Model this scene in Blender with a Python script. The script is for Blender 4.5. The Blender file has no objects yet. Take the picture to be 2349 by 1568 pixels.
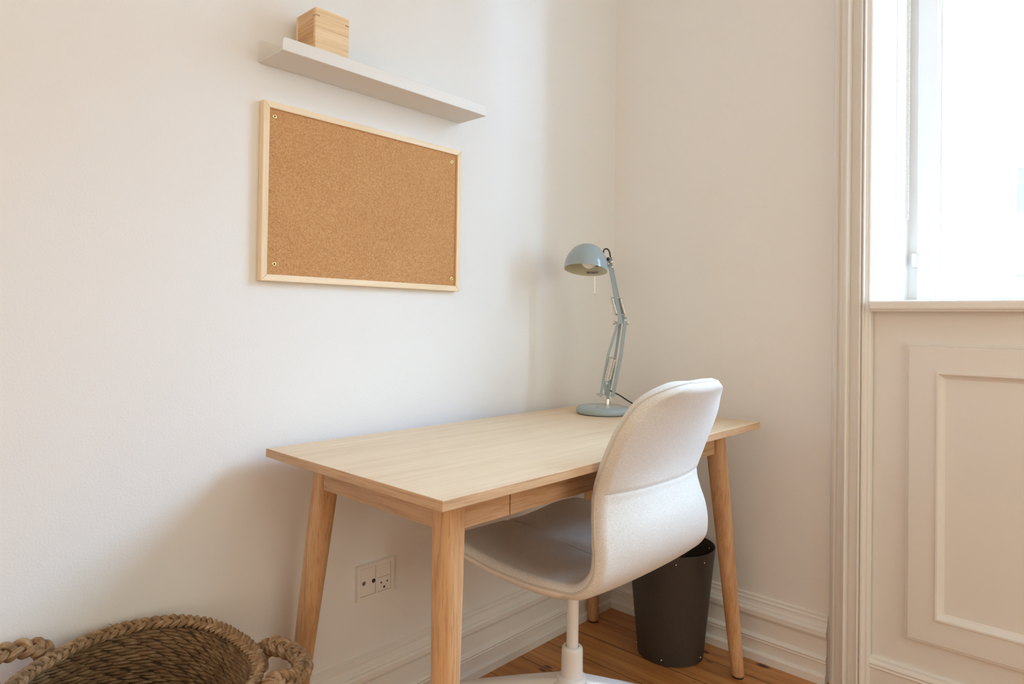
import bpy, math, random
from math import sin, cos, pi, radians, sqrt
from mathutils import Vector, Matrix
random.seed(7)
S = bpy.context.scene
COL = S.collection

# ------------------------------------------------------------------ camera
YAW, PIT, ROL = -0.7525, 0.0112, 0.0146
def cam_axes():
    cy, sy, cp, sp = cos(YAW), sin(YAW), cos(PIT), sin(PIT)
    f = Vector((sy*cp, cy*cp, sp)); r = Vector((cy, -sy, 0)); u = r.cross(f)
    cr, sr = cos(ROL), sin(ROL)
    return r*cr+u*sr, u*cr-r*sr, f
_r, _u, _f = cam_axes()
cam = bpy.data.cameras.new('camera'); camo = bpy.data.objects.new('camera', cam); COL.objects.link(camo)
camo.matrix_world = Matrix(((_r.x, _u.x, -_f.x, 1.3862), (_r.y, _u.y, -_f.y, -2.0157), (_r.z, _u.z, -_f.z, 1.0178), (0, 0, 0, 1)))
cam.sensor_width = 36; cam.sensor_fit = 'HORIZONTAL'; cam.lens = 1526.1/2349*36; cam.shift_y = -67.73/2349
cam.clip_start = 0.02; cam.clip_end = 200
S.camera = camo

# ------------------------------------------------------------------ light
S.view_settings.view_transform = 'Standard'; S.view_settings.look = 'None'
S.view_settings.gamma = 1; S.view_settings.use_curve_mapping = False
S.view_settings.exposure = 0.0
w = bpy.data.worlds.new('sky'); S.world = w; w.use_nodes = True
bg = w.node_tree.nodes['Background']; bg.inputs[0].default_value = (0.435, 0.685, 1.0, 1); bg.inputs[1].default_value = 47.6
sd = bpy.data.lights.new('sun', 'SUN'); sd.energy = 5; sd.angle = radians(1.5); sd.color = (1, 0.93, 0.82)
so = bpy.data.objects.new('sun', sd); COL.objects.link(so)
so.rotation_euler = Vector((0.45, 1.0, -0.95)).to_track_quat('-Z', 'Y').to_euler(); so.location = (0, -6, 8)
WX0, WX1, WZ0, WZ1 = 0.862, 1.98, 1.084, 2.42
pd = bpy.data.lights.new('window_portal', 'AREA'); pd.shape = 'RECTANGLE'; pd.size = 1.12; pd.size_y = 1.36
pd.cycles.is_portal = True
po = bpy.data.objects.new('window_portal', pd); COL.objects.link(po)
po.location = (1.42, 0.42, 1.75); po.rotation_euler = (radians(-90), 0, 0)
# added warm fill light at the rear wall, no window there
rd = bpy.data.lights.new('rear_fill', 'AREA'); rd.shape = 'RECTANGLE'; rd.size = 2.3; rd.size_y = 1.75
rd.energy = 28.9; rd.color = (1.0, 0.844, 0.63)
ro = bpy.data.objects.new('rear_fill', rd); COL.objects.link(ro); ro.location = (1.8, -4.38, 1.6); ro.rotation_euler = (radians(90), 0, 0)
# unseen fill added at the right wall, brightens the corner and chair back
qd = bpy.data.lights.new('side_fill', 'AREA'); qd.shape = 'RECTANGLE'; qd.size = 1.6; qd.size_y = 1.4
qd.energy = 20.1; qd.color = (0.905, 1.0, 0.845)
qo = bpy.data.objects.new('side_fill', qd); COL.objects.link(qo); qo.location = (3.68, -1.0, 1.6); qo.rotation_euler = (0, radians(90), 0)
S.cycles.max_bounces = 14; S.cycles.diffuse_bounces = 8; S.cycles.glossy_bounces = 4
S.cycles.transparent_max_bounces = 12; S.cycles.sample_clamp_indirect = 6
S.cycles.caustics_reflective = False; S.cycles.caustics_refractive = False
S.cycles.use_denoising = True

# ------------------------------------------------------------------ mesh helpers
ORG = {}
def link(name, V, F, mat, parent=None, smooth=False, uv=None):
    o0 = ORG.get(parent.name, Vector((0, 0, 0))) if parent else Vector((0, 0, 0))
    me = bpy.data.meshes.new(name)
    me.from_pydata([tuple(Vector(v)-o0) for v in V], [], F)
    if smooth:
        for p in me.polygons: p.use_smooth = True
        if smooth != 'all': me.set_sharp_from_angle(angle=radians(smooth if smooth is not True else 40))
    if uv:
        l = me.uv_layers.new(name='UVMap')
        for lp in me.loops: l.data[lp.index].uv = uv[lp.vertex_index]
    me.materials.append(mat)
    o = bpy.data.objects.new(name, me); COL.objects.link(o)
    if parent:
        o.parent = parent
        ORG[o.name] = o0
    return o
def thing(name, label, cat, loc):
    o = bpy.data.objects.new(name, None); COL.objects.link(o); o.location = loc
    o['label'] = label; o['category'] = cat
    ORG[o.name] = Vector(loc)
    return o
def tag(o, label, cat, group=None):
    o['label'] = label; o['category'] = cat
    if group: o['group'] = group
    return o
def structure(o): o['kind'] = 'structure'; return o
class MB:
    def __init__(s): s.V = []; s.F = []; s.U = []
    def add(s, V, F, U=None):
        n = len(s.V); s.V += [Vector(v) for v in V]; s.F += [tuple(i+n for i in f) for f in F]
        s.U += U if U else [(0, 0)]*len(V)
        return s
    def box(s, x0, x1, y0, y1, z0, z1, M=None):
        V = [Vector(p) for p in ((x0,y0,z0),(x1,y0,z0),(x1,y1,z0),(x0,y1,z0),(x0,y0,z1),(x1,y0,z1),(x1,y1,z1),(x0,y1,z1))]
        if M: V = [M @ v for v in V]
        return s.add(V, [(0,3,2,1),(4,5,6,7),(0,1,5,4),(1,2,6,5),(2,3,7,6),(3,0,4,7)])
    def tube(s, pts, rad, n=12, flat=1.0, up=None, cap=True, closed=False):
        pts = [Vector(p) for p in pts]; m = len(pts)
        R = rad if isinstance(rad, (list, tuple)) else [rad]*m
        V = []; U = []; L = 0
        prev = None
        for i, p in enumerate(pts):
            if closed: t = pts[(i+1) % m]-pts[i-1]
            else: t = pts[min(i+1, m-1)]-pts[max(i-1, 0)]
            t = t.normalized() if t.length > 0 else Vector((0, 0, 1))
            if up is not None: a = Vector(up) if not callable(up) else up(i)
            elif prev is None: a = Vector((0, 0, 1)) if abs(t.z) < 0.9 else Vector((1, 0, 0))
            else: a = prev
            b = t.cross(a); b.normalize(); a = b.cross(t); prev = a
            if i: L += (pts[i]-pts[i-1]).length
            for k in range(n):
                th = 2*pi*k/n
                V.append(p+(b*cos(th)+a*sin(th)*flat)*R[i]); U.append((k/n if k <= n/2 else 1-k/n, L))
        F = []
        for i in range(m if closed else m-1):
            j = (i+1) % m
            for k in range(n):
                F.append((i*n+k, i*n+(k+1) % n, j*n+(k+1) % n, j*n+k))
        if cap and not closed:
            F.append(tuple(range(n-1, -1, -1))); F.append(tuple((m-1)*n+k for k in range(n)))
        return s.add(V, F, U)
    def lathe(s, prof, n=48, M=None, c=(0, 0, 0)):
        V = []; F = []; c = Vector(c)
        for (r, z) in prof:
            for k in range(n):
                th = 2*pi*k/n; v = Vector((r*cos(th), r*sin(th), z))
                V.append((M @ v if M else v)+c)
        m = len(prof)
        for i in range(m-1):
            for k in range(n):
                F.append((i*n+k, i*n+(k+1) % n, (i+1)*n+(k+1) % n, (i+1)*n+k))
        return s.add(V, F)
    def cyl(s, a, b, r, n=16, r2=None):
        return s.tube([a, b], [r, r if r2 is None else r2], n=n)
    def ball(s, c, r, n=12, sc=(1, 1, 1)):
        prof = [(max(1e-5, r*sin(pi*i/n)), -r*cos(pi*i/n)) for i in range(n+1)]
        return s.lathe(prof, n=n*2, M=Matrix.Diagonal(sc).to_3x3(), c=c)
    def grid(s, f, nu, nv, cu=False):
        V = []; U = []
        for i in range(nu+1):
            for j in range(nv+1):
                V.append(f(i/nu, j/nv)); U.append((i/nu, j/nv))
        F = [(i*(nv+1)+j, (i+1)*(nv+1)+j, (i+1)*(nv+1)+j+1, i*(nv+1)+j+1) for i in range(nu) for j in range(nv)]
        return s.add(V, F, U)
    def sweep(s, prof, frames, cap=True):
        # prof: closed list of (a,b); frames: list of (origin, A, B)
        m = len(prof); V = []; F = []
        for (o, A, B) in frames:
            for (a, b) in prof: V.append(Vector(o)+Vector(A)*a+Vector(B)*b)
        for i in range(len(frames)-1):
            for k in range(m):
                F.append((i*m+k, i*m+(k+1) % m, (i+1)*m+(k+1) % m, (i+1)*m+k))
        if cap: F.append(tuple(range(m-1, -1, -1))); F.append(tuple((len(frames)-1)*m+k for k in range(m)))
        return s.add(V, F)
    def build(s, name, mat, parent=None, smooth=False, uv=False, bevel=0, seg=2):
        o = link(name, s.V, s.F, mat, parent, smooth, s.U if uv else None)
        if bevel:
            b = o.modifiers.new('bevel', 'BEVEL'); b.width = bevel; b.segments = seg; b.limit_method = 'ANGLE'; b.angle_limit = radians(35)
        return o
def fixn(o):
    import bmesh
    bm = bmesh.new(); bm.from_mesh(o.data); bmesh.ops.remove_doubles(bm, verts=bm.verts, dist=1e-6)
    bmesh.ops.recalc_face_normals(bm, faces=bm.faces); bm.to_mesh(o.data); bm.free(); return o

# ------------------------------------------------------------------ materials
def mat(name, col, rough=0.5, metal=0.0, spec=0.5, sheen=0):
    m = bpy.data.materials.new(name); m.use_nodes = True
    b = m.node_tree.nodes['Principled BSDF']
    b.inputs['Base Color'].default_value = (*col, 1); b.inputs['Roughness'].default_value = rough
    b.inputs['Metallic'].default_value = metal; b.inputs['Specular IOR Level'].default_value = spec
    if sheen: b.inputs['Sheen Weight'].default_value = sheen
    return m
def N(m, t, **kw):
    n = m.node_tree.nodes.new(t)
    for k, v in kw.items():
        if k in n.inputs: n.inputs[k].default_value = v
        else: setattr(n, k, v)
    return n
def L(m, a, b): m.node_tree.links.new(a, b)
def B(m): return m.node_tree.nodes['Principled BSDF']
def ramp(m, fac, stops):
    r = N(m, 'ShaderNodeValToRGB'); e = r.color_ramp.elements
    while len(e) < len(stops): e.new(0.5)
    for el, (p, c) in zip(e, stops): el.position = p; el.color = (*c, 1)
    L(m, fac, r.inputs[0]); return r.outputs[0]
def coords(m, scale=(1, 1, 1), kind='Object', rot=(0, 0, 0)):
    tc = N(m, 'ShaderNodeTexCoord'); mp = N(m, 'ShaderNodeMapping')
    mp.inputs['Scale'].default_value = scale; mp.inputs['Rotation'].default_value = rot
    L(m, tc.outputs[kind], mp.inputs[0]); return mp.outputs[0]
def noise(m, vec, scale, detail=4, rough=0.5, dist=0):
    n = N(m, 'ShaderNodeTexNoise'); n.inputs['Scale'].default_value = scale; n.inputs['Detail'].default_value = detail
    n.inputs['Roughness'].default_value = rough; n.inputs['Distortion'].default_value = dist
    L(m, vec, n.inputs['Vector']); return n.outputs[0]
def bump(m, h, strength=0.2, dist=0.001):
    b = N(m, 'ShaderNodeBump'); b.inputs['Strength'].default_value = strength; b.inputs['Distance'].default_value = dist
    L(m, h, b.inputs['Height']); L(m, b.outputs[0], B(m).inputs['Normal']); return b
def mix(m, fac, a, b, mode='MIX'):
    n = N(m, 'ShaderNodeMix'); n.data_type = 'RGBA'; n.blend_type = mode
    if isinstance(fac, (int, float)): n.inputs[0].default_value = fac
    else: L(m, fac, n.inputs[0])
    for i, c in ((6, a), (7, b)):
        if isinstance(c, tuple): n.inputs[i].default_value = (*c, 1)
        else: L(m, c, n.inputs[i])
    return n.outputs[2]
def math_(m, op, a, b=0.0):
    n = N(m, 'ShaderNodeMath'); n.operation = op
    for i, c in ((0, a), (1, b)):
        if isinstance(c, (int, float)): n.inputs[i].default_value = c
        else: L(m, c, n.inputs[i])
    return n.outputs[0]

M_wall = mat('wall_paint', (0.80, 0.79, 0.775), 0.65, spec=0.3)
v = coords(M_wall); bump(M_wall, noise(M_wall, v, 230, 3), 0.5, 0.0010)
M_trim = mat('trim_gloss_paint', (0.79, 0.765, 0.73), 0.28)
v = coords(M_trim); bump(M_trim, noise(M_trim, v, 60, 3), 0.15, 0.001)
M_ceil = mat('ceiling_paint', (0.80, 0.79, 0.77), 0.8)
M_white = mat('white_metal', (0.80, 0.79, 0.78), 0.3)
M_plast = mat('white_plastic', (0.80, 0.775, 0.74), 0.3)

def wood(name, axis, base, dark, light, sc=1.0, rough=0.42, contrast=1.0, rings=True, bmp=0.12):
    m = mat(name, base, rough, spec=0.4)
    s = [26*sc]*3; s[axis] = 1.3*sc
    v = coords(m, tuple(s))
    n1 = noise(m, v, 1.0, 5, 0.6, 0.6)
    s2 = [160*sc]*3; s2[axis] = 5*sc
    v2 = coords(m, tuple(s2)); n2 = noise(m, v2, 1.0, 4, 0.7)
    c = ramp(m, n1, [(0.30, dark), (0.5, base), (0.72, light)])
    pores = ramp(m, n2, [(0.36, tuple(x*0.72 for x in base)), (0.50, (1, 1, 1))])
    c = mix(m, 0.55*contrast, c, pores, 'MULTIPLY')
    if rings:
        s3 = [7*sc]*3; s3[axis] = 0.55*sc
        v3 = coords(m, tuple(s3)); n3 = noise(m, v3, 1.0, 2, 0.4, 0.2)
        w1 = math_(m, 'SINE', math_(m, 'MULTIPLY', n3, 85.0))
        r = ramp(m, w1, [(0.25, (1, 1, 1)), (0.98, tuple(0.80+0.1*x for x in base))])
        c = mix(m, 0.42*contrast, c, r, 'MULTIPLY')
    L(m, c, B(m).inputs['Base Color']); bump(m, n2, bmp, 0.0006)
    return m
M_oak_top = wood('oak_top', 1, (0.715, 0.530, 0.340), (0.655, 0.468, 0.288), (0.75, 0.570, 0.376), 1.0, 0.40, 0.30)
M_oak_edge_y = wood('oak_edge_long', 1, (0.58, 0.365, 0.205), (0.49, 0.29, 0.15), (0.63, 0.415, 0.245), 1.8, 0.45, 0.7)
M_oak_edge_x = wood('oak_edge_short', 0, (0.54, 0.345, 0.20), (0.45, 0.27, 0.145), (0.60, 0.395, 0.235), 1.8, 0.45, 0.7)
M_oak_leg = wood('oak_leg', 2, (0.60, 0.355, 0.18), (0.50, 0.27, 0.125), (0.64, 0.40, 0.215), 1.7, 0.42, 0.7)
M_pine_y = wood('pine_frame_long', 1, (0.84, 0.665, 0.45), (0.79, 0.60, 0.38), (0.86, 0.71, 0.51), 1.5, 0.5, 0.25)
M_pine_z = wood('pine_frame_tall', 2, (0.82, 0.645, 0.43), (0.75, 0.56, 0.34), (0.86, 0.70, 0.49), 1.5, 0.5, 0.3)
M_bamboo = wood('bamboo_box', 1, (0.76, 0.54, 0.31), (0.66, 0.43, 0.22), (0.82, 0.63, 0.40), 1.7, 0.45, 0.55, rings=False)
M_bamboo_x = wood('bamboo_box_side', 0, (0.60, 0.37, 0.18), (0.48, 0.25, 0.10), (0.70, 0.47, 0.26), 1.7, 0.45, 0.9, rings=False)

# cork
M_cork = mat('cork', (0.5, 0.25, 0.1), 0.85, spec=0.15)
v = coords(M_cork)
n1 = noise(M_cork, v, 330, 4, 0.75); n3 = noise(M_cork, v, 160, 2, 0.5)
c1 = ramp(M_cork, n1, [(0.30, (0.30, 0.13, 0.045)), (0.46, (0.505, 0.255, 0.105)), (0.56, (0.54, 0.285, 0.12)), (0.72, (0.72, 0.44, 0.23))])
c = mix(M_cork, 0.4, c1, ramp(M_cork, n3, [(0.35, (0.80, 0.68, 0.58)), (0.6, (1, 1, 1))]), 'MULTIPLY')
n2 = noise(M_cork, v, 9, 2); c = mix(M_cork, 0.25, c, ramp(M_cork, n2, [(0.3, (0.86, 0.74, 0.66)), (0.7, (1, 1, 1))]), 'MULTIPLY')
L(M_cork, c, B(M_cork).inputs['Base Color']); bump(M_cork, n1, 0.5, 0.0008)

# floor : pine planks running along x
PLW = 0.128
M_floor = mat('pine_floor', (0.45, 0.2, 0.07), 0.38)
tc = N(M_floor, 'ShaderNodeTexCoord'); sp = N(M_floor, 'ShaderNodeSeparateXYZ'); L(M_floor, tc.outputs['Object'], sp.inputs[0])
q = math_(M_floor, 'DIVIDE', math_(M_floor, 'ADD', sp.outputs[1], 12.8+0.252-0.0), PLW)
pid = math_(M_floor, 'FLOOR', q); fr = math_(M_floor, 'FRACT', q)
cb = N(M_floor, 'ShaderNodeCombineXYZ')
L(M_floor, math_(M_floor, 'ADD', sp.outputs[0], math_(M_floor, 'MULTIPLY', pid, 7.31)), cb.inputs[0])
L(M_floor, sp.outputs[1], cb.inputs[1]); L(M_floor, pid, cb.inputs[2])
mp = N(M_floor, 'ShaderNodeMapping'); mp.inputs['Scale'].default_value = (1.6, 34, 1.0); L(M_floor, cb.outputs[0], mp.inputs[0])
g1 = noise(M_floor, mp.outputs[0], 1.0, 5, 0.6, 0.5)
mp2 = N(M_floor, 'ShaderNodeMapping'); mp2.inputs['Scale'].default_value = (0.8, 9, 1.0); L(M_floor, cb.outputs[0], mp2.inputs[0])
g2 = math_(M_floor, 'SINE', math_(M_floor, 'MULTIPLY', noise(M_floor, mp2.outputs[0], 1.0, 2, 0.4, 0.3), 60.0))
col = ramp(M_floor, g1, [(0.3, (0.36, 0.135, 0.035)), (0.5, (0.50, 0.215, 0.065)), (0.72, (0.60, 0.29, 0.10))])
col = mix(M_floor, 0.4, col, ramp(M_floor, g2, [(0.2, (1, 1, 1)), (0.95, (0.66, 0.48, 0.34))]), 'MULTIPLY')
wn = N(M_floor, 'ShaderNodeTexWhiteNoise'); wn.noise_dimensions = '1D'; L(M_floor, pid, wn.inputs['W'])
col = mix(M_floor, 0.5, col, ramp(M_floor, wn.outputs['Value'], [(0.0, (0.80, 0.74, 0.68)), (1.0, (1.05, 1.05, 1.05))]), 'MULTIPLY')
mp3 = N(M_floor, 'ShaderNodeMapping'); mp3.inputs['Scale'].default_value = (4.5, 9.0, 1.0); L(M_floor, cb.outputs[0], mp3.inputs[0])
vk = N(M_floor, 'ShaderNodeTexVoronoi'); vk.voronoi_dimensions = '2D'; vk.inputs['Scale'].default_value = 1.0; L(M_floor, mp3.outputs[0], vk.inputs['Vector'])
spk = N(M_floor, 'ShaderNodeSeparateColor'); L(M_floor, vk.outputs['Color'], spk.inputs[0])
kd_ = math_(M_floor, 'ADD', vk.outputs['Distance'], math_(M_floor, 'MULTIPLY', spk.outputs[0], 0.10))
kn = ramp(M_floor, kd_, [(0.055, (0.15, 0.08, 0.04)), (0.075, (0.40, 0.23, 0.13)), (0.12, (1, 1, 1))])
col = mix(M_floor, 1.0, col, kn, 'MULTIPLY')
edge = math_(M_floor, 'MINIMUM', fr, math_(M_floor, 'SUBTRACT', 1.0, fr))
gap = ramp(M_floor, edge, [(0.006, (0.10, 0.07, 0.05)), (0.016, (1, 1, 1))])
col = mix(M_floor, 1.0, col, gap, 'MULTIPLY')
L(M_floor, col, B(M_floor).inputs['Base Color']); bump(M_floor, gap, 0.6, 0.002)

# fabric
def fabric(name, base, dark):
    m = mat(name, base, 0.95, spec=0.1, sheen=0.25)
    v = coords(m)
    n1 = noise(m, v, 1300, 3, 0.7); n2 = noise(m, v, 850, 4, 0.8)
    c = ramp(m, n2, [(0.38, dark), (0.54, base)])
    c = mix(m, 0.35, c, ramp(m, n1, [(0.35, tuple(x*0.75 for x in base)), (0.6, (1, 1, 1))]), 'MULTIPLY')
    L(m, c, B(m).inputs['Base Color']); bump(m, n1, 0.45, 0.0007)
    return m
M_fab = fabric('beige_woven_fabric', (0.80, 0.765, 0.715), (0.50, 0.455, 0.40))
M_fabpipe = fabric('beige_piping', (0.66, 0.61, 0.55), (0.50, 0.45, 0.39))
M_thread = mat('seam_thread', (0.42, 0.38, 0.34), 0.9)
# lamp
M_lampblue = mat('grey_blue_lacquer', (0.305, 0.365, 0.38), 0.18)
M_lampin = mat('cream_enamel', (0.62, 0.60, 0.47), 0.35)
M_chrome = mat('polished_nickel', (0.72, 0.66, 0.60), 0.16, 1.0)
M_black = mat('black_rubber', (0.02, 0.018, 0.016), 0.4)
M_bulb = mat('opal_bulb', (0.85, 0.82, 0.76), 0.12)
M_sticker = mat('grey_sticker', (0.45, 0.43, 0.36), 0.5)
M_ink = mat('black_ink', (0.03, 0.03, 0.03), 0.6)
# bin
M_bin = mat('dark_grey_fibreboard', (0.055, 0.043, 0.036), 0.55)
v = coords(M_bin); L(M_bin, ramp(M_bin, noise(M_bin, v, 350, 3, 0.7), [(0.35, (0.032, 0.024, 0.019)), (0.65, (0.056, 0.043, 0.035))]), B(M_bin).inputs['Base Color'])
M_brass = mat('brass', (0.80, 0.72, 0.30), 0.25, 1.0)
M_dark = mat('dark_socket', (0.03, 0.022, 0.018), 0.5)
# seagrass
def straw(name, a, b, c3):
    m = mat(name, a, 0.62, spec=0.35)
    v = coords(m, (22, 14, 1), 'UV'); n1 = noise(m, v, 1.0, 3, 0.6)
    v2 = coords(m); n2 = noise(m, v2, 55, 3, 0.6)
    c = ramp(m, n2, [(0.3, b), (0.5, a), (0.72, c3)])
    c = mix(m, 0.6, c, ramp(m, n1, [(0.36, (0.45, 0.38, 0.30)), (0.55, (1, 1, 1))]), 'MULTIPLY')
    L(m, c, B(m).inputs['Base Color']); bump(m, n1, 0.8, 0.0015)
    return m
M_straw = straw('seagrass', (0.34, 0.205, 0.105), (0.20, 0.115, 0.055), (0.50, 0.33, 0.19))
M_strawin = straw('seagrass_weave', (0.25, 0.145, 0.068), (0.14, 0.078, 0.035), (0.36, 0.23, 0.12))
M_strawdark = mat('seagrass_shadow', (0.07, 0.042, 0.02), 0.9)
M_shelf = mat('powder_coated_beige_steel', (0.74, 0.71, 0.665), 0.45)
M_glass = bpy.data.materials.new('window_glass'); M_glass.use_nodes = True
nt = M_glass.node_tree; nt.nodes.clear()
o_ = nt.nodes.new('ShaderNodeOutputMaterial'); mx = nt.nodes.new('ShaderNodeMixShader'); tr = nt.nodes.new('ShaderNodeBsdfTransparent')
gl = nt.nodes.new('ShaderNodeBsdfGlossy'); gl.inputs['Roughness'].default_value = 0.0
mx.inputs[0].default_value = 0.05; tr.inputs[0].default_value = (0.97, 0.98, 0.98, 1)
nt.links.new(tr.outputs[0], mx.inputs[1]); nt.links.new(gl.outputs[0], mx.inputs[2]); nt.links.new(mx.outputs[0], o_.inputs[0])

# ------------------------------------------------------------------ room shell
RX, RY, RZ = 3.7, -4.4, 2.78
structure(MB().box(-0.2, RX+0.2, RY-0.2, 0.5, -0.12, 0).build('floor', M_floor))
structure(MB().box(-0.2, RX+0.2, RY-0.2, 0.5, RZ, RZ+0.1).build('ceiling', M_ceil))
structure(MB().box(-0.2, 0, RY-0.2, 0.5, 0, RZ).build('wall_left', M_wall))
structure(MB().box(RX, RX+0.2, RY-0.2, 0.5, 0, RZ).build('wall_right', M_wall))
structure(MB().box(0, RX, RY-0.2, RY, 0, RZ).build('wall_front', M_wall))
# back wall with window niche; plaster left of the casing, panelled painted wood under the window
bw = MB()
bw.box(0, 0.80, 0, 0.45, 0, RZ); bw.box(2.05, RX, 0, 0.45, 0, RZ); bw.box(0.80, 2.05, 0, 0.45, 2.46, RZ)
bw.box(0.80, 2.05, 0.02, 0.45, 0, 1.0545)
structure(bw.build('wall_back', M_wall))
# skirting profile (out, z)
SK = [(0, 0), (0.0294, 0), (0.0294, 0.022), (0.026, 0.027), (0.020, 0.028), (0.020, 0.056), (0.024, 0.060), (0.022, 0.064), (0.025, 0.069), (0.021, 0.075),
      (0.015, 0.078), (0.015, 0.121), (0.0165, 0.1225), (0.013, 0.1245), (0.0165, 0.1265), (0.021, 0.128), (0.024, 0.134), (0.024, 0.147), (0.021, 0.152), (0.0165, 0.153), (0.016, 0.159),
      (0.0125, 0.163), (0.010, 0.171), (0.0105, 0.176), (0.006, 0.180), (0.006, 0.187), (0, 0.190)]
SK = SK[::-1]
structure(fixn(MB().sweep(SK, [((0, RY, 0), (1, 0, 0), (0, 0, 1)), ((0, 0, 0), (1, 0, 0), (0, 0, 1))]).build('baseboard_left', M_trim)))
structure(fixn(MB().sweep(SK, [((0.0, 0, 0), (0, -1, 0), (0, 0, 1)), ((0.752, 0, 0), (0, -1, 0), (0, 0, 1))]).build('baseboard_back', M_trim)))
structure(fixn(MB().sweep(SK, [((2.13, 0, 0), (0, -1, 0), (0, 0, 1)), ((RX, 0, 0), (0, -1, 0), (0, 0, 1))]).build('baseboard_right', M_trim)))
# window casing (architrave) profile: (x offset, protrusion)
CP = [(0, 0), (0.0, 0.012), (0.004, 0.019), (0.011, 0.023), (0.0155, 0.021), (0.0185, 0.015), (0.0225, 0.017), (0.036, 0.018), (0.0375, 0.036), (0.0400, 0.0355), (0.0412, 0.0405), (0.0440, 0.0400), (0.0452, 0.046),
      (0.0495, 0.0440), (0.0510, 0.0205), (0.0745, 0.0205), (0.0765, 0.0365), (0.079, 0.0355), (0.0805, 0.0260), (0.0840, 0.0325), (0.087, 0.0320), (0.0885, 0.024), (0.0945, 0.022), (0.0985, 0.0220), (0.102, 0.019), (0.104, 0.013), (0.104, 0)]
X0 = 0.758
ca = MB().sweep(CP, [((X0, 0.0, 0), (1, 0, 0), (0, -1, 0)), ((X0, 0.0, 2.528), (1, 0, 0), (0, -1, 0))])
structure(fixn(ca.build('trim_1', M_trim)))
XR = 2.09
structure(fixn(MB().sweep(CP, [((XR, 0.0, 0), (-1, 0, 0), (0, -1, 0)), ((XR, 0.0, 2.528), (-1, 0, 0), (0, -1, 0))]).build('trim_2', M_trim)))
structure(fixn(MB().sweep(CP, [((X0, 0.0, 2.53), (0, 0, -1), (0, -1, 0)), ((XR, 0.0, 2.53), (0, 0, -1), (0, -1, 0))]).build('trim_3', M_trim)))
# panelling under window: field, raised frame board, recessed panel with ovolo, lower skirting
pn = MB()
PX0, PX1 = 0.848, 2.0
pn.box(PX0, PX1, 0.004, 0.02, 0, 1.0545)
fx0, fx1, fz0, fz1 = 0.945, 1.905, 0.194, 0.967
ix0, ix1, iz0, iz1 = 1.016, 1.834, 0.268, 0.890
def ring(mb, ox0, ox1, oz0, oz1, oy, jx0, jx1, jz0, jz1, iy):
    V = [(ox0, oy, oz0), (ox1, oy, oz0), (ox1, oy, oz1), (ox0, oy, oz1), (jx0, iy, jz0), (jx1, iy, jz0), (jx1, iy, jz1), (jx0, iy, jz1)]
    mb.add(V, [(0, 1, 5, 4), (1, 2, 6, 5), (2, 3, 7, 6), (3, 0, 4, 7)])
def rr(mb, l):
    for (a, ya), (b, yb) in zip(l, l[1:]):
        ring(mb, fx0+a, fx1-a, fz0+a, fz1-a, ya, fx0+b, fx1-b, fz0+b, fz1-b, yb)
rr(pn, [(-0.004, 0.004), (-0.003, -0.003), (0.0, -0.005), (0.002, -0.004), (0.004, -0.008), (0.007, -0.009), (0.066, -0.009), (0.068, -0.0125), (0.0725, -0.012), (0.0755, -0.006), (0.081, 0.0005), (0.086, 0.003), (0.088, 0.003)])
a = 0.088
pn.add([(fx0+a, 0.003, fz0+a), (fx1-a, 0.003, fz0+a), (fx1-a, 0.003, fz1-a), (fx0+a, 0.003, fz1-a)], [(0, 1, 2, 3)])
structure(pn.build('trim_4', M_trim, smooth=25))
SK2 = [(0, 0), (0.016, 0), (0.016, 0.088), (0.019, 0.092), (0.016, 0.097), (0.019, 0.101), (0.016, 0.107), (0.012, 0.110), (0.011, 0.115), (0, 0.118)][::-1]
structure(fixn(MB().sweep(SK2, [((PX0, 0.004, 0), (0, -1, 0), (0, 0, 1)), ((PX1, 0.004, 0), (0, -1, 0), (0, 0, 1))]).build('baseboard_front', M_trim)))
# niche lining: splayed reveals, head
lin = MB()
lin.add([(0.862, -0.012, 1.05), (0.885, 0.275, 1.05), (0.885, 0.275, 2.46), (0.862, -0.012, 2.46)], [(0, 1, 2, 3)])
lin.add([(0.80, -0.001, 1.05), (0.862, -0.012, 1.05), (0.862, -0.012, 2.46), (0.80, -0.001, 2.46)], [(0, 1, 2, 3)])
lin.add([(1.986, -0.022, 1.05), (1.963, 0.275, 1.05), (1.963, 0.275, 2.46), (1.986, -0.022, 2.46)], [(3, 2, 1, 0)])
lin.add([(0.862, -0.012, 2.44), (0.885, 0.275, 2.42), (1.963, 0.275, 2.42), (1.986, -0.022, 2.44)], [(3, 2, 1, 0)])
lin.box(0.8735, 0.8795, 0.16, 0.185, 1.084, 2.43)
lo = lin.build('trim_5', M_trim); structure(lo)
# sill board
sl = MB()
SP = [(-0.006, 1.084), (-0.046, 1.084), (-0.050, 1.0825), (-0.052, 1.079), (-0.052, 1.064), (-0.050, 1.060), (-0.046, 1.0585), (-0.046, 1.056), (-0.042, 1.0545), (0.02, 1.0545), (0.30, 1.0545), (0.30, 1.084)]
sl.sweep(SP, [((0.866, 0, 0), (0, 1, 0), (0, 0, 1)), ((1.982, 0, 0), (0, 1, 0), (0, 0, 1))])
structure(fixn(sl.build('trim_6', M_trim)))
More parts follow.
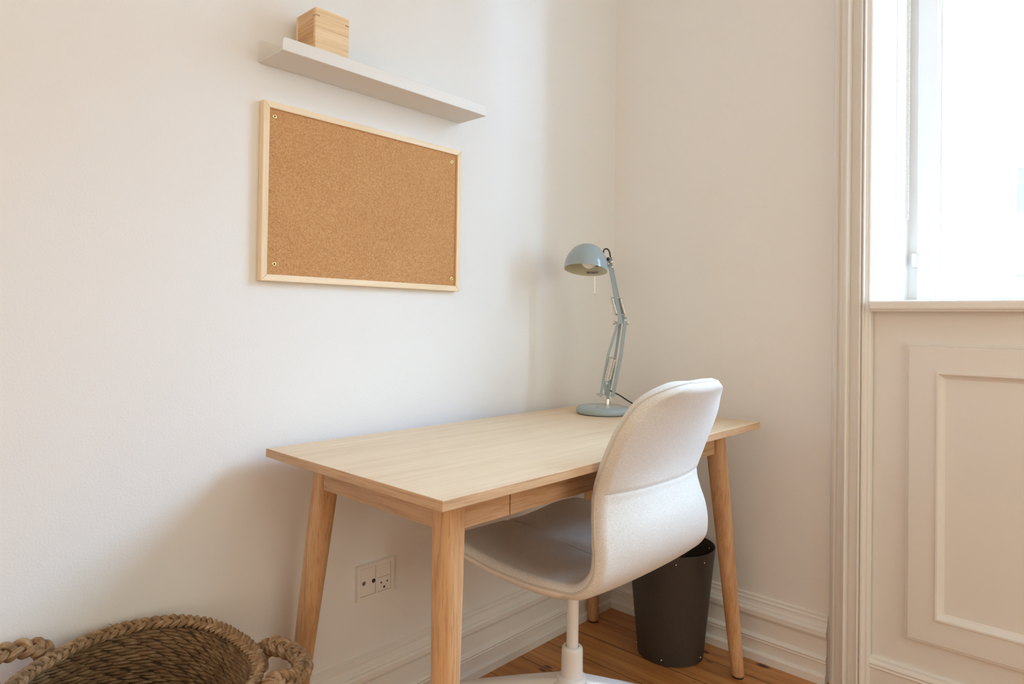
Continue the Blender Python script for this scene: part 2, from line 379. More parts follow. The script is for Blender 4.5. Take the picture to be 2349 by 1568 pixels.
# window: fixed frame, two casements, hinges, glass
win = bpy.data.objects.new('window_1', None); COL.objects.link(win); win.location = (1.42, 0.3, 1.084); win['kind'] = 'structure'; ORG['window_1'] = Vector(win.location)
fr_ = MB()
for (a0, a1) in ((0.872, 0.908), (1.94, 1.976), (1.405, 1.443)): fr_.box(a0, a1, 0.275, 0.36, 1.10, 2.40)
fr_.box(0.872, 1.976, 0.275, 0.36, 1.06, 1.10); fr_.box(0.872, 1.976, 0.275, 0.36, 2.40, 2.46)
fr_.build('window_frame', M_trim, win, bevel=0.002)
def casement(a0, a1, hinge):
    c = MB(); y0, y1 = 0.262, 0.305; z0, z1 = 1.092, 2.408; sw = 0.050; rw = 0.064
    c.box(a0, a0+sw, y0, y1, z0, z1); c.box(a1-sw, a1, y0, y1, z0, z1)
    c.box(a0+sw, a1-sw, y0, y1, z0, z0+rw); c.box(a0+sw, a1-sw, y0, y1, z1-sw, z1)
    c.box(a0+sw-0.001, a0+sw+0.006, y0+0.012, y1-0.006, z0+rw, z1-sw); c.box(a1-sw-0.006, a1-sw+0.001, y0+0.012, y1-0.006, z0+rw, z1-sw)
    c.box(a0+sw+0.006, a0+sw+0.012, y0+0.020, y1-0.010, z0+rw, z1-sw)
    o = c.build('casement', M_trim, win, bevel=0.0015)
    MB().box(a0+sw-0.003, a1-sw+0.003, 0.288, 0.292, z0+rw-0.003, z1-sw+0.003).build('pane', M_glass, o)
    for hz in (1.213, 2.035):
        h = MB().cyl((hinge, 0.254, hz-0.020), (hinge, 0.254, hz+0.020), 0.0068, 20)
        h.box(hinge, hinge+(0.02 if hinge < 1.4 else -0.02), 0.2585, 0.2625, hz-0.016, hz+0.016)
        h.box(hinge-0.012, hinge-0.004, 0.262, 0.276, hz-0.012, hz+0.012) if hinge < 1.4 else None
        h.build('hinge', M_white, o, bevel=0.001)
casement(0.909, 1.418, 0.9045); casement(1.430, 1.939, 1.9435)

# ------------------------------------------------------------------ blind chain
ch = MB(); 
zt, zb = 2.40, 1.335
def beads(xc, yc, off):
    z = zt-off
    while z > zb+0.004:
        ch.ball((xc, yc, z), 0.0021, 5); z -= 0.0062
for s_, off in ((-1, 0), (1, 0.0031)): beads(0.8865+0.0045*s_*0.8, 0.245, off)
for k in range(4):
    a = pi+pi*(k+0.5)/4; ch.ball((0.8865+0.0036*cos(a), 0.245, zb+0.004+0.0036*sin(a)), 0.0021, 5)
ch.tube([(0.8829, 0.245, zt), (0.8829, 0.245, zb+0.004), (0.8865, 0.245, zb), (0.8901, 0.245, zb+0.004), (0.8901, 0.245, zt)], 0.0005, 6)
tag(ch.build('blind_chain', M_plast, smooth='all'), 'thin white beaded blind cord loop hanging beside the window frame', 'cord')

# ------------------------------------------------------------------ building across the street
M_fac = mat('cream_facade', (0.80, 0.76, 0.70), 0.9)
M_brick = mat('dark_red_band', (0.075, 0.034, 0.028), 0.9)
M_winfr = mat('facade_window_frame', (0.75, 0.74, 0.72), 0.6)
M_winpane = mat('facade_window_pane', (0.026, 0.019, 0.018), 0.3, spec=0.2)
bl = thing('townhouse', 'cream townhouse with reddish cornice bands, seen overexposed through the window', 'building', (0, 12.0, -8.0))
bd = MB(); bd.box(-14, 22, 12.0, 22.0, -8.0, 5.6); bd.build('facade', M_fac, bl)
rf = MB(); rf.add([(-14, 11.6, 5.6), (22, 11.6, 5.6), (22, 15.5, 9.0), (-14, 15.5, 9.0), (-14, 22, 5.6), (22, 22, 5.6)], [(0, 1, 2, 3), (3, 2, 5, 4), (0, 3, 4), (1, 5, 2), (0, 4, 5, 1)])
rf.build('roof', mat('roof_tiles', (0.25, 0.10, 0.07), 0.8), bl)
for z in (-4.2, -0.7, 2.72, 4.86, 5.3):
    MB().box(-14, 22, 11.90, 12.02, z, z+0.05).build('cornice', M_brick, bl)
    MB().box(-14, 22, 11.88, 12.02, z-0.35, z-0.28).build('cornice', M_fac, bl)
for fl in (-3.3, 0.2, 2.95):
    hh_ = 0.75 if fl > 2 else 1.7
    for k in range(-5, 8):
        xw = 0.40+k*2.4
        f_ = MB(); y = 11.97
        f_.box(xw-0.55, xw-0.47, y, 12.1, fl, fl+hh_); f_.box(xw+0.47, xw+0.55, y, 12.1, fl, fl+hh_); f_.box(xw-0.55, xw+0.55, y, 12.1, fl-0.08, fl)
        f_.box(xw-0.55, xw+0.55, y, 12.1, fl+hh_, fl+hh_+0.08); f_.box(xw-0.03, xw+0.03, y, 12.1, fl, fl+hh_); f_.box(xw-0.468, xw+0.468, y+0.008, 12.1, fl+hh_*0.65, fl+hh_*0.68)
        wo = f_.build('window', M_winfr, bl)
        MB().box(xw-0.47, xw+0.47, 11.99, 12.0, fl, fl+hh_).build('pane', M_winpane, wo)
structure(MB().box(-16, 24, 0.6, 12.0, -8.3, -8.0).build('street', mat('street_paving', (0.30, 0.29, 0.28), 0.9)))

# ------------------------------------------------------------------ desk
DX0, DX1, DY0, DY1, DZ = 0.0501, 0.6151, -1.3416, -0.1616, 0.74
desk = thing('desk', 'light oak writing desk with splayed legs standing along the white wall', 'desk', (0.333, -0.752, 0))
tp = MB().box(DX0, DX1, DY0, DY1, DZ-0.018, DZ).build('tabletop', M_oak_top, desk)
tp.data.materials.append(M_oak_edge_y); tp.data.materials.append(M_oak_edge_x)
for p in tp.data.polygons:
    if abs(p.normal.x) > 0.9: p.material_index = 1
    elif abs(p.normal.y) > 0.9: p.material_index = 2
bv = tp.modifiers.new('bevel', 'BEVEL'); bv.width = 0.0012; bv.segments = 2
def leg(top, foot, rot):
    prof = [(0.722, 0.0240, 3.6), (0.66, 0.0245, 3.2), (0.60, 0.0245, 2.9), (0.50, 0.0241, 2.5), (0.40, 0.0232, 2.25), (0.28, 0.0217, 2.05), (0.15, 0.0202, 2), (0.05, 0.0188, 2), (0.008, 0.0182, 2), (0.006, 0.0172, 2)]
    V = []; n = 40
    T, Fo = Vector(top), Vector(foot)
    for z, r, p in prof:
        c = Fo.lerp(T, z/0.722)
        for k in range(n):
            a = 2*pi*k/n; ca_, sa_ = cos(a), sin(a)
            rr_ = r/((abs(ca_)**p+abs(sa_)**p)**(1/p))
            rr_ = min(rr_, r*1.17)
            V.append(c+Vector((rr_*ca_, rr_*sa_, 0)))
    m = len(prof)
    F = [(i*n+(k+1) % n, i*n+k, (i+1)*n+k, (i+1)*n+(k+1) % n) for i in range(m-1) for k in range(n)]
    F.append(tuple(range(n))); F.append(tuple((m-1)*n+k for k in range(n-1, -1, -1)))
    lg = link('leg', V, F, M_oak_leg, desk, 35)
    MB().cyl(Fo+Vector((0, 0, 0)), Fo+Vector((0, 0, 0.006)), 0.016, 28).build('foot_pad', M_black, lg)
    return lg
leg((0.532, -1.254, 0.722), (0.561, -1.284, 0), 0)
leg((0.119, -1.232, 0.722), (0.047, -1.280, 0), 0)
leg((0.527, -0.262, 0.722), (0.555, -0.153, 0), 0)
leg((0.087, -0.250, 0.722), (0.047, -0.158, 0), 0)
AZ0, AZ1 = 0.656, 0.722
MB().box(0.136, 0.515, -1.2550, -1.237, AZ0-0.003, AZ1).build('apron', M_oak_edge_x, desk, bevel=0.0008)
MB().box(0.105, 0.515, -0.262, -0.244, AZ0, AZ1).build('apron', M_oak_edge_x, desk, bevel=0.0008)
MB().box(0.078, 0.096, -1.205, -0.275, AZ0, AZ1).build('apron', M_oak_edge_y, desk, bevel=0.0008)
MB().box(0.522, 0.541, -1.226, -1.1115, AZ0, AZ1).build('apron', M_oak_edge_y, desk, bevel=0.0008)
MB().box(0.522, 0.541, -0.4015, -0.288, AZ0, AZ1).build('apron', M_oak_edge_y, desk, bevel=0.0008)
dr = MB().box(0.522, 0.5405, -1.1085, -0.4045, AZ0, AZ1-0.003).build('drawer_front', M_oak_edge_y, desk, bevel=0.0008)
db = MB(); db.box(0.16, 0.522, -1.095, -1.083, 0.668, 0.715); db.box(0.16, 0.522, -0.43, -0.418, 0.668, 0.715); db.box(0.16, 0.172, -1.083, -0.43, 0.668, 0.715); db.box(0.16, 0.522, -1.095, -0.418, 0.662, 0.668)
db.build('drawer_box', M_oak_edge_x, dr)

# ------------------------------------------------------------------ cork board
BY0, BY1, BZ0, BZ1 = -1.345, -0.769, 1.0945, 1.4845
cb_ = thing('cork_board', 'framed cork noticeboard in pale pine, empty, hung on the left wall', 'noticeboard', (0.0, -1.057, 1.0945))
fw = 0.0145; T0, T1 = 0.0, 0.0195
def strip(pts, m):
    V = [(T0, y, z) for y, z in pts]+[(T1, y, z) for y, z in pts]
    return fixn(link('frame_strip', V, [(3, 2, 1, 0), (4, 5, 6, 7), (0, 1, 5, 4), (1, 2, 6, 5), (2, 3, 7, 6), (3, 0, 4, 7)], m, cb_))
for pts, m in (([(BY0, BZ0), (BY1, BZ0), (BY1-fw, BZ0+fw), (BY0+fw, BZ0+fw)], M_pine_y), ([(BY0, BZ1), (BY0+fw, BZ1-fw), (BY1-fw, BZ1-fw), (BY1, BZ1)], M_pine_y),
               ([(BY0, BZ0), (BY0+fw, BZ0+fw), (BY0+fw, BZ1-fw), (BY0, BZ1)], M_pine_z), ([(BY1, BZ0), (BY1, BZ1), (BY1-fw, BZ1-fw), (BY1-fw, BZ0+fw)], M_pine_z)):
    o = strip(pts, m); b = o.modifiers.new('bevel', 'BEVEL'); b.width = 0.0016; b.segments = 2
MB().box(0.004, 0.0135, BY0+fw-0.003, BY1-fw+0.003, BZ0+fw-0.003, BZ1-fw+0.003).build('cork_panel', M_cork, cb_)
for (y, z) in ((-1.317, 1.454), (-0.801, 1.449), (-1.312, 1.132), (-0.795, 1.129)):
    M = Matrix(((0, 0, 1), (1, 0, 0), (0, 1, 0)))
    s_ = MB().lathe([(0.0021, 0.0), (0.0021, 0.0012), (0.0030, 0.0016), (0.0046, 0.0012), (0.0050, 0.0)], 24, M, (0.0135, y, z)).build('screw', M_brass, cb_, smooth='all')
    MB().lathe([(0.00001, 0.0006), (0.0022, 0.0006)], 16, M, (0.0135, y, z)).build('screw_recess', M_dark, s_)

# ------------------------------------------------------------------ wall shelf (folded sheet) and bamboo box
SY0, SY1, SZ = -1.35, -0.762, 1.566
def sheet(name, prof2d, thick, axis_map):
    return None
sh = MB(); n = 6; th = 0.0022
def yround(z, zr, base):  # rounded end corners of the lips
    return 0
def lip(x0, x1, lean, y0, y1, z0, z1, r):
    pts = [(y0, z0), (y1, z0)]
    for k in range(7):
        a = pi/2*k/6; pts.append((y1-r+r*cos(a), z1-r+r*sin(a)))
    for k in range(7):
        a = pi/2+pi/2*k/6; pts.append((y0+r+r*cos(a), z1-r+r*sin(a)))
    m = len(pts)
    V = [(x0+lean*(z-z0)/(z1-z0), y, z) for y, z in pts]+[(x1+lean*(z-z0)/(z1-z0), y, z) for y, z in pts]
    F = [tuple(range(m-1, -1, -1)), tuple(range(m, 2*m))]+[(i, (i+1) % m, (i+1) % m+m, i+m) for i in range(m)]
    sh.add(V, F)
lip(0.0, th, 0, SY0, SY1, SZ+0.001, SZ+0.050, 0.004)
sh.box(0.001, 0.106, SY0, SY1, SZ, SZ+th)
lip(0.1045, 0.1045+th, 0.002, SY0, SY1, SZ+0.0005, SZ+0.027, 0.007)
tag(sh.build('wall_shelf', M_shelf, smooth=30, bevel=0.0007), 'narrow pale grey folded metal shelf mounted above the cork board', 'shelf')
bx = thing('wooden_box', 'small square bamboo box with finger-jointed corners on the metal shelf', 'box', (0.058, -1.232, SZ+th))
b_y0, b_y1, b_x0, b_x1, b_z0, b_z1 = -1.273, -1.190, 0.019, 0.101, SZ+th, 1.684
w_ = 0.008
MB().box(b_x1-w_, b_x1, b_y0, b_y1, b_z0, b_z1).build('side_panel', M_bamboo, bx, bevel=0.0008)
MB().box(b_x0, b_x0+w_, b_y0, b_y1, b_z0, b_z1).build('side_panel', M_bamboo, bx, bevel=0.0008)
MB().box(b_x0+w_, b_x1-w_, b_y0, b_y0+w_, b_z0, b_z1).build('side_panel', M_bamboo_x, bx, bevel=0.0004)
MB().box(b_x0+w_, b_x1-w_, b_y1-w_, b_y1, b_z0, b_z1).build('side_panel', M_bamboo_x, bx, bevel=0.0004)
MB().box(b_x0+w_, b_x1-w_, b_y0+w_, b_y1-w_, b_z0, b_z0+0.006).build('base', M_bamboo, bx)
M_joint = mat('joint_dowel', (0.42, 0.22, 0.12), 0.6)
for yy, wd in ((b_y0, 0.010), (b_y1-0.010, 0.010)):
    MB().box(b_x1-0.004, b_x1+0.0004, yy+0.0006, yy+wd, b_z1-0.0185, b_z1-0.0155).build('joint', M_joint, bx)
MB().box(b_x1-w_-0.004, b_x1-0.0008, b_y0-0.0004, b_y0+0.004, b_z1-0.0185, b_z1-0.0155).build('joint', M_joint, bx)

# ------------------------------------------------------------------ wall outlet
ot = thing('wall_outlet', 'white double outlet plate with aerial sockets on the wall under the desk', 'outlet', (0, -1.026, 0.327))
oy0, oy1, oz0, oz1 = -1.081, -0.972, 0.326, 0.411
om = MB()
def face_ring(mb, r, x0, x1):
    y0, y1, z0, z1 = r
    mb.box(x0, x1, y0, y1, z0, z1)
fr2 = MB()
g = [(-1.081, -0.972, 0.326, 0.3345), (-1.081, -0.972, 0.4025, 0.411), (-1.081, -1.072, 0.3345, 0.4025), (-0.981, -0.972, 0.3345, 0.4025), (-1.0275, -1.0225, 0.3345, 0.4025)]
for r in g: face_ring(fr2, r, 0.0, 0.0105)
fr2.build('cover_frame', M_plast, ot)
MB().box(0.0, 0.0030, -1.0725, -0.9805, 0.3340, 0.4030).build('gap_shade', M_dark, ot)  # dark sheet stands in for the shade in gaps round the inserts
ins = MB().box(0.0, 0.0095, -1.0711, -1.0282, 0.3352, 0.4016).build('aerial_insert', M_plast, ot, bevel=0.0006)
rk = MB(); rk.add([(0, -1.0218, 0.3705), (0, -0.9819, 0.3700), (0.0100, -1.0218, 0.3705), (0.0100, -0.9819, 0.3700), (0.0, -1.0218, 0.4018), (0.0, -0.9817, 0.4018), (0.0060, -1.0218, 0.4018), (0.0060, -0.9817, 0.4018)],
                  [(0, 2, 3, 1), (4, 5, 7, 6), (0, 4, 6, 2), (1, 3, 7, 5), (2, 6, 7, 3)])
rk.build('rocker_switch', M_plast, ot, bevel=0.0005)
so_ = MB().box(0.0, 0.0098, -1.0218, -0.9819, 0.3352, 0.3694).build('socket', M_plast, ot, bevel=0.0005)
MX = Matrix(((0, 0, 1), (1, 0, 0), (0, 1, 0)))
for (y, z, r, p, x) in ((-1.0615, 0.3665, 0.0052, ins, 0.0095), (-1.0335, 0.3665, 0.0052, ins, 0.0095), (-1.0105, 0.3555, 0.0024, so_, 0.0098), (-0.9925, 0.3555, 0.0024, so_, 0.0098)):
    MB().lathe([(0.00001, 0.0002), (r, 0.0002)], 24, MX, (x, y, z)).build('pin_hole', M_dark, p)
    if r > 0.004:
        MB().lathe([(0.0036, 0.0003), (0.0036, 0.0012), (0.0026, 0.0012), (0.0026, 0.0004)], 20, MX, (x, y, z)).build('contact_ring', M_dark if y > -1.05 else M_chrome, p)
        MB().ball((x+0.0008, y, z), 0.0006, 6).build('contact_pin', M_chrome, p)
eh = [(0.0028*cos(pi+pi*k/10), -0.0030+0.0028*sin(pi+pi*k/10)) for k in range(11)]+[(0.0028, 0.0002), (-0.0028, 0.0002)]
link('earth_hole', [(0.0101, -1.0015+a_, 0.3455+b_) for a_, b_ in eh], [tuple(range(len(eh)))], M_dark, so_)

# ------------------------------------------------------------------ waste bin
BC = Vector((0.340, -0.161, 0))
bn = thing('waste_bin', 'tall dark grey round wastepaper bin with metal rivets under the desk', 'bin', BC)
BH, BR0, BR1 = 0.335, 0.099, 0.131
def br(z): return BR0+(BR1-BR0)*z/BH
pr = [(0.001, 0.0), (BR0-0.004, 0.0), (BR0, 0.002), (BR0, 0.003), (br(BH), BH), (br(BH)-0.0026, BH+0.0004), (br(BH)-0.003, BH-0.001), (BR0-0.003, 0.012), (0.001, 0.012)]
MB().lathe(pr, 96, c=BC).build('body', M_bin, bn, smooth=35)
for zz, offs in ((BH-0.022, (6.5, 47.5, 120, 192, 264)), (0.018, (-86, -14, 61, 133, 205))):
    for d in offs:
        a = radians(d-60.8); r = br(zz)
        MB().ball((BC.x+r*cos(a), BC.y+r*sin(a), zz), 0.0028, 8).build('rivet', M_chrome, bn, smooth='all')
for d in (116, 150): 
    a = radians(d-64); r = br(BH-0.022)-0.003
    MB().ball((BC.x+r*cos(a), BC.y+r*sin(a), BH-0.022), 0.0024, 8).build('rivet', M_chrome, bn, smooth='all')

# ------------------------------------------------------------------ desk lamp
LB = Vector((0.214, -0.356, 0.74))
lamp = thing('desk_lamp', 'grey-blue jointed work lamp with round dome shade on the far desk end', 'lamp', LB)
RD = Vector((0.7305, 0.683, 0)); BD = Vector((-0.683, 0.7305, 0)); UZ = Vector((0, 0, 1))
K = 0.001325
def lp(px, py, d=0.0):      # lamp-frame coordinates: sideways, up, back (millimetre grid of the drawing)
    return LB+RD*((px-1386)*K)+UZ*(0.022+(930-py)*K)+BD*d
MB().lathe([(0.001, 0.0), (0.078, 0.0), (0.078, 0.0018)], 72, c=LB).build('base_pad', M_black, lamp)
MB().lathe([(0.001, 0.0018), (0.0785, 0.0018), (0.0808, 0.004), (0.0808, 0.011), (0.0790, 0.0165), (0.0745, 0.0205), (0.068, 0.0222), (0.0001, 0.0225)], 96, c=LB).build('base', M_lampblue, lamp, smooth=50)
MB().lathe([(0.0052, 0.0), (0.0074, 0.0), (0.0074, 0.0012), (0.0066, 0.002), (0.0066, 0.021), (0.0058, 0.0225), (0.001, 0.0225)], 32, c=lp(1397, 930)).cyl(lp(1402, 922), lp(1405, 922), 0.002, 10).build('stem', M_chrome, lamp, smooth=35)
MB().cyl(lp(1397, 914), lp(1397, 898), 0.004, 14).box(-0.004, 0.004, -0.004, 0.004, 0, 0.030, Matrix.Translation(lp(1393, 903)) @ Matrix.Rotation(0.25, 4, BD)).build('swivel_bracket', M_lampblue, lamp)
# lower arm
def bar(pts, wdt, thk, name='arm_bar', par=lamp, m=None):
    mb = MB(); P = [Vector(p) for p in pts]
    fr_ = []
    for i, p in enumerate(P):
        t = (P[min(i+1, len(P)-1)]-P[max(i-1, 0)]).normalized(); s_ = t.cross(BD).normalized()
        fr_.append((p, s_, BD))
    mb.sweep([(-wdt/2, -thk/2), (wdt/2, -thk/2), (wdt/2, thk/2), (-wdt/2, thk/2)], fr_)
    return fixn(mb.build(name, m or M_lampblue, par, bevel=0.0008))
bar([lp(1379.5, 909, -0.008), lp(1387, 860, -0.008), lp(1396, 812, -0.007), lp(1418.5, 736, -0.006)], 0.0078, 0.005)
bar([lp(1407, 909, -0.008), lp(1416, 860, -0.008), lp(1425, 812, -0.007), lp(1433.5, 736, -0.006)], 0.0104, 0.006)
bar([lp(1398, 905, 0.010), lp(1410, 845, 0.010), lp(1424, 742, 0.008)], 0.0080, 0.005)
pin = MB(); pin.cyl(lp(1372.5, 903), lp(1411, 905), 0.0019, 12); pin.ball(lp(1373, 903), 0.0032, 8); pin.ball(lp(1411, 905), 0.0032, 8)
pin.build('pivot_pin', M_chrome, lamp, smooth=40)
pin = MB(); pin.cyl(lp(1397, 820), lp(1415, 820), 0.0026, 12); pin.build('spring_pin', M_chrome, lamp)
def spring(a, b, r, name='spring'):
    a, b = Vector(a), Vector(b); m = MB(); nn = 38*8; pts = []
    t = (b-a).normalized(); s1 = t.cross(BD).normalized(); s2 = t.cross(s1)
    for i in range(nn+1):
        th = 2*pi*38*i/nn; pts.append(a.lerp(b, i/nn)+(s1*cos(th)+s2*sin(th))*r)
    m.tube(pts, 0.0009, 5); m.cyl(a, b, r*0.9, 10); return m.build(name, M_chrome, lamp, smooth='all')
spring(lp(1399, 823, -0.010), lp(1389, 869, -0.010), 0.0034); spring(lp(1410.5, 823, -0.010), lp(1399.5, 869, -0.010), 0.0034)
br_ = MB()
def plate(mb, pts, d0, d1):
    n_ = len(pts); V = [lp(x, y, d0) for x, y in pts]+[lp(x, y, d1) for x, y in pts]
    mb.add(V, [tuple(range(n_-1, -1, -1)), tuple(range(n_, 2*n_))]+[(i, (i+1) % n_, (i+1) % n_+n_, i+n_) for i in range(n_)])
plate(br_, [(1385, 872), (1389, 872), (1394, 884), (1398, 884), (1397, 872), (1401, 872), (1403, 885), (1400, 902), (1397, 910), (1392, 906), (1389, 894)], -0.002, 0.004)
br_.cyl(lp(1388, 874, -0.006), lp(1400, 874, -0.006), 0.0015, 8)
fixn(br_.build('lower_bracket', M_lampblue, lamp))
# elbow
el = MB(); el.cyl(lp(1410, 740), lp(1440, 740), 0.0022, 12); el.build('elbow_pin', M_chrome, lamp)
for cx, s_ in ((1409, 1), (1438.5, 1)):
    MB().cyl(lp(cx-3, 740), lp(cx+3, 740), 0.0056, 20).build('knob', M_chrome, lamp, bevel=0.0012)
eb = MB(); plate(eb, [(1424, 706), (1429, 704), (1433, 726), (1432, 737), (1424, 741), (1419, 732)], 0.001, 0.008); eb.cyl(lp(1432, 728), lp(1437, 729), 0.0026, 12)
fixn(eb.build('elbow_bracket', M_lampblue, lamp))
# upper arm
bar([lp(1398, 612, -0.004), lp(1412, 681, -0.005), lp(1424, 743, -0.006)], 0.0118, 0.006)
bar([lp(1402.5, 608, 0.010), lp(1417, 675, 0.010), lp(1430, 733, 0.009)], 0.0082, 0.005)
spring(lp(1403.5, 685, -0.006), lp(1413.5, 720, -0.006), 0.0038); spring(lp(1423, 685, -0.002), lp(1433, 719, -0.002), 0.0038)
for (xa, xb, yy) in ((1401, 1424, 683.5), (1411.5, 1434.5, 721.5)):
    MB().cyl(lp(xa, yy), lp(xb, yy), 0.0024, 12).build('spring_pin', M_chrome, lamp, bevel=0.0008)
# head joint
hb = MB(); plate(hb, [(1393, 594), (1399, 590), (1403, 592), (1404, 612), (1399, 616), (1392, 611)], -0.002, 0.004); fixn(hb.build('head_bracket', M_lampblue, lamp))
for cx, cy_, r in ((1403, 593.5, 0.0036), (1400.5, 602, 0.0056), (1402.5, 613, 0.0044), (1393.5, 606, 0.0042)):
    MB().ball(lp(cx, cy_, -0.004), r, 10).build('joint_knob', M_chrome, lamp, smooth='all')
MB().ball(lp(1393.5, 595, 0.0), 0.0050, 8, (1, 1, 1.3)).build('strain_relief', M_black, lamp, smooth='all')
# shade: dome with inner shell, tilted
ax = (UZ*1.0+RD*0.10+BD*0.20).normalized()          # dome axis (up through the crown)
e1 = (RD-ax*RD.dot(ax)).normalized(); e2 = ax.cross(e1)
MS = Matrix((e1, e2, ax)).transposed()
SC = lp(1342, 619, -0.01)
Rs = 0.0655; Hs = 0.078
out = [(Rs*cos(t)**0.92 if t < pi/2 else 0.0001, Hs*sin(t)) for t in [pi/2*i/24 for i in range(25)]]
out[-1] = (0.0001, Hs)
ins_ = [((Rs-0.0016)*max(cos(t), 0)**0.92+1e-4, (Hs-0.0016)*sin(t)) for t in [pi/2*i/24 for i in range(25)]]
shd = MB().lathe([(Rs+0.0002, -0.003)]+out, 96, MS, SC).build('shade', M_lampblue, lamp, smooth='all')
MB().lathe([(Rs+0.0002, -0.003), (Rs-0.0014, -0.003)]+ins_, 96, MS, SC).build('shade_lining', M_lampin, shd, smooth=50)
bb = SC+ax*0.0265+e1*0.008
MB().ball(bb, 0.0240, 14).build('bulb', M_bulb, shd, smooth='all')
MB().cyl(bb+e1*0.020-ax*0.003-e2*0.002, bb+e1*0.036+ax*0.006, 0.0145, 24).build('bulb_socket', M_black, shd, smooth=40)
# sticker inside the rim with lettering
def ins_pt(phi, h, off=0.0004):
    t = math.asin(max(0, min(1, h/(Hs-0.0016)))); r = (Rs-0.0016)*cos(t)**0.92-off
    return SC+e1*r*cos(phi)+e2*r*sin(phi)+ax*h
p0, p1 = radians(46), radians(83)
MB().grid(lambda a_, b_: ins_pt(p1+(p0-p1)*a_, 0.0030+0.0095*b_), 16, 3).build('sticker', M_sticker, shd, smooth='all')
tcu = bpy.data.curves.new('sticker_text', 'FONT'); tcu.body = 'MAX 40W E14'; tcu.size = 1.0; tcu.offset = 0.01
to = bpy.data.objects.new('tmp_text', tcu); COL.objects.link(to)
dg = bpy.context.evaluated_depsgraph_get(); tm = to.evaluated_get(dg).to_mesh()
TV = [v_.co.copy() for v_ in tm.vertices]; TF = [tuple(p.vertices) for p in tm.polygons]
to.evaluated_get(dg).to_mesh_clear(); bpy.data.objects.remove(to); 
wx = max(v_.x for v_ in TV); hx = max(v_.y for v_ in TV)
link('sticker_text', [ins_pt(p1-radians(2.5)+(p0-p1+radians(5))*v_.x/wx, 0.0048+0.0056*v_.y/hx, 0.0008) for v_ in TV], TF, M_ink, shd)
# pull switch rod
rt = lp(1369.5, 618, 0.066); MB().cyl(rt, lp(1370.5, 673, 0.066), 0.0009, 8).ball(lp(1370.5, 674, 0.066), 0.0034, 8, (1, 1, 0.8)).build('pull_rod', M_chrome, lamp, smooth=40)
# cables
def bez(pts, n=24):
    P = [Vector(p) for p in pts]; out_ = []
    for s_ in range(len(P)-1):
        a_ = P[max(s_-1, 0)]; b_ = P[s_]; c_ = P[s_+1]; d_ = P[min(s_+2, len(P)-1)]
        for i in range(n):
            t = i/n
            out_.append(0.5*((2*b_)+(-a_+c_)*t+(2*a_-5*b_+4*c_-d_)*t*t+(-a_+3*b_-3*c_+d_)*t**3))
    out_.append(P[-1]); return out_
MB().tube(bez([lp(1383, 583, 0.0), lp(1384, 574, 0), lp(1390, 571.5, 0), lp(1396, 577, 0), lp(1399, 590, 0.002), lp(1399, 596, 0.004)]), 0.0023, 10).build('cable', M_black, lamp, smooth='all')
cbp = [lp(1404, 896, 0.012), lp(1410, 899, 0.02), lp(1428, 908, 0.03), lp(1446, 919.5, 0.04), lp(1462, 929, 0.045), Vector((0.280, -0.235, 0.7428)), Vector((0.250, -0.190, 0.7428)), Vector((0.222, -0.166, 0.7435)),
       Vector((0.216, -0.148, 0.730)), Vector((0.210, -0.105, 0.60)), Vector((0.208, -0.088, 0.20)), Vector((0.212, -0.080, 0.012)), Vector((0.230, -0.060, 0.0035)), Vector((0.262, -0.045, 0.0035))]
MB().tube(bez(cbp), 0.0023, 10).build('cable', M_black, lamp, smooth='all')

# ------------------------------------------------------------------ swivel chair
CC = Vector((0.425, -0.7653, 0)); ANG = 0.0071; SHO = Vector((0.0015, 0.0070, 0))
FW = Vector((-cos(ANG), sin(ANG), 0)); SD = Vector((sin(ANG), cos(ANG), 0))
def cw(f, s_, z): return CC+SHO+FW*f+SD*s_+UZ*z
chair = thing('swivel_chair', 'pale beige upholstered swivel chair with white base pushed under the desk', 'chair', CC)
SEC = [  # forward, height, half width, edge wrap of the bent seat-and-back shell
 (0.2344, 0.4790, 0.2366, 0.0077), (0.1772, 0.4887, 0.2499, 0.0220), (0.1034, 0.4807, 0.2504, 0.0205), (0.0200, 0.4691, 0.2459, 0.0210),
 (-0.0638, 0.4629, 0.2399, 0.0229), (-0.1293, 0.4676, 0.2333, 0.0202), (-0.1812, 0.4867, 0.2268, 0.0087), (-0.2166, 0.5193, 0.2197, 0.0107),
 (-0.2329, 0.5602, 0.2145, 0.0209), (-0.2340, 0.6030, 0.2106, 0.0284), (-0.2248, 0.6416, 0.2011, 0.0284), (-0.2193, 0.6759, 0.1935, 0.0261),
 (-0.2271, 0.7194, 0.1949, 0.0192), (-0.2459, 0.7679, 0.1934, 0.0186), (-0.2698, 0.8172, 0.1863, 0.0204), (-0.2930, 0.8580, 0.1799, 0.0213), (-0.3157, 0.8978, 0.1750, 0.0015)]
C4 = []
for i in range(len(SEC)-1):
    a_, b_, c_, d_ = SEC[max(i-1, 0)], SEC[i], SEC[i+1], SEC[min(i+2, len(SEC)-1)]
    for k in range(10):
        t = k/10
        C4.append([0.5*((2*b_[q_])+(-a_[q_]+c_[q_])*t+(2*a_[q_]-5*b_[q_]+4*c_[q_]-d_[q_])*t*t+(-a_[q_]+3*b_[q_]-3*c_[q_]+d_[q_])*t**3) for q_ in range(4)])
C4.append(list(SEC[-1]))
cum = [0]
for p_, q_ in zip(C4, C4[1:]): cum.append(cum[-1]+math.hypot(q_[0]-p_[0], q_[1]-p_[1]))
TL = cum[-1]; NC = len(C4); CN = []
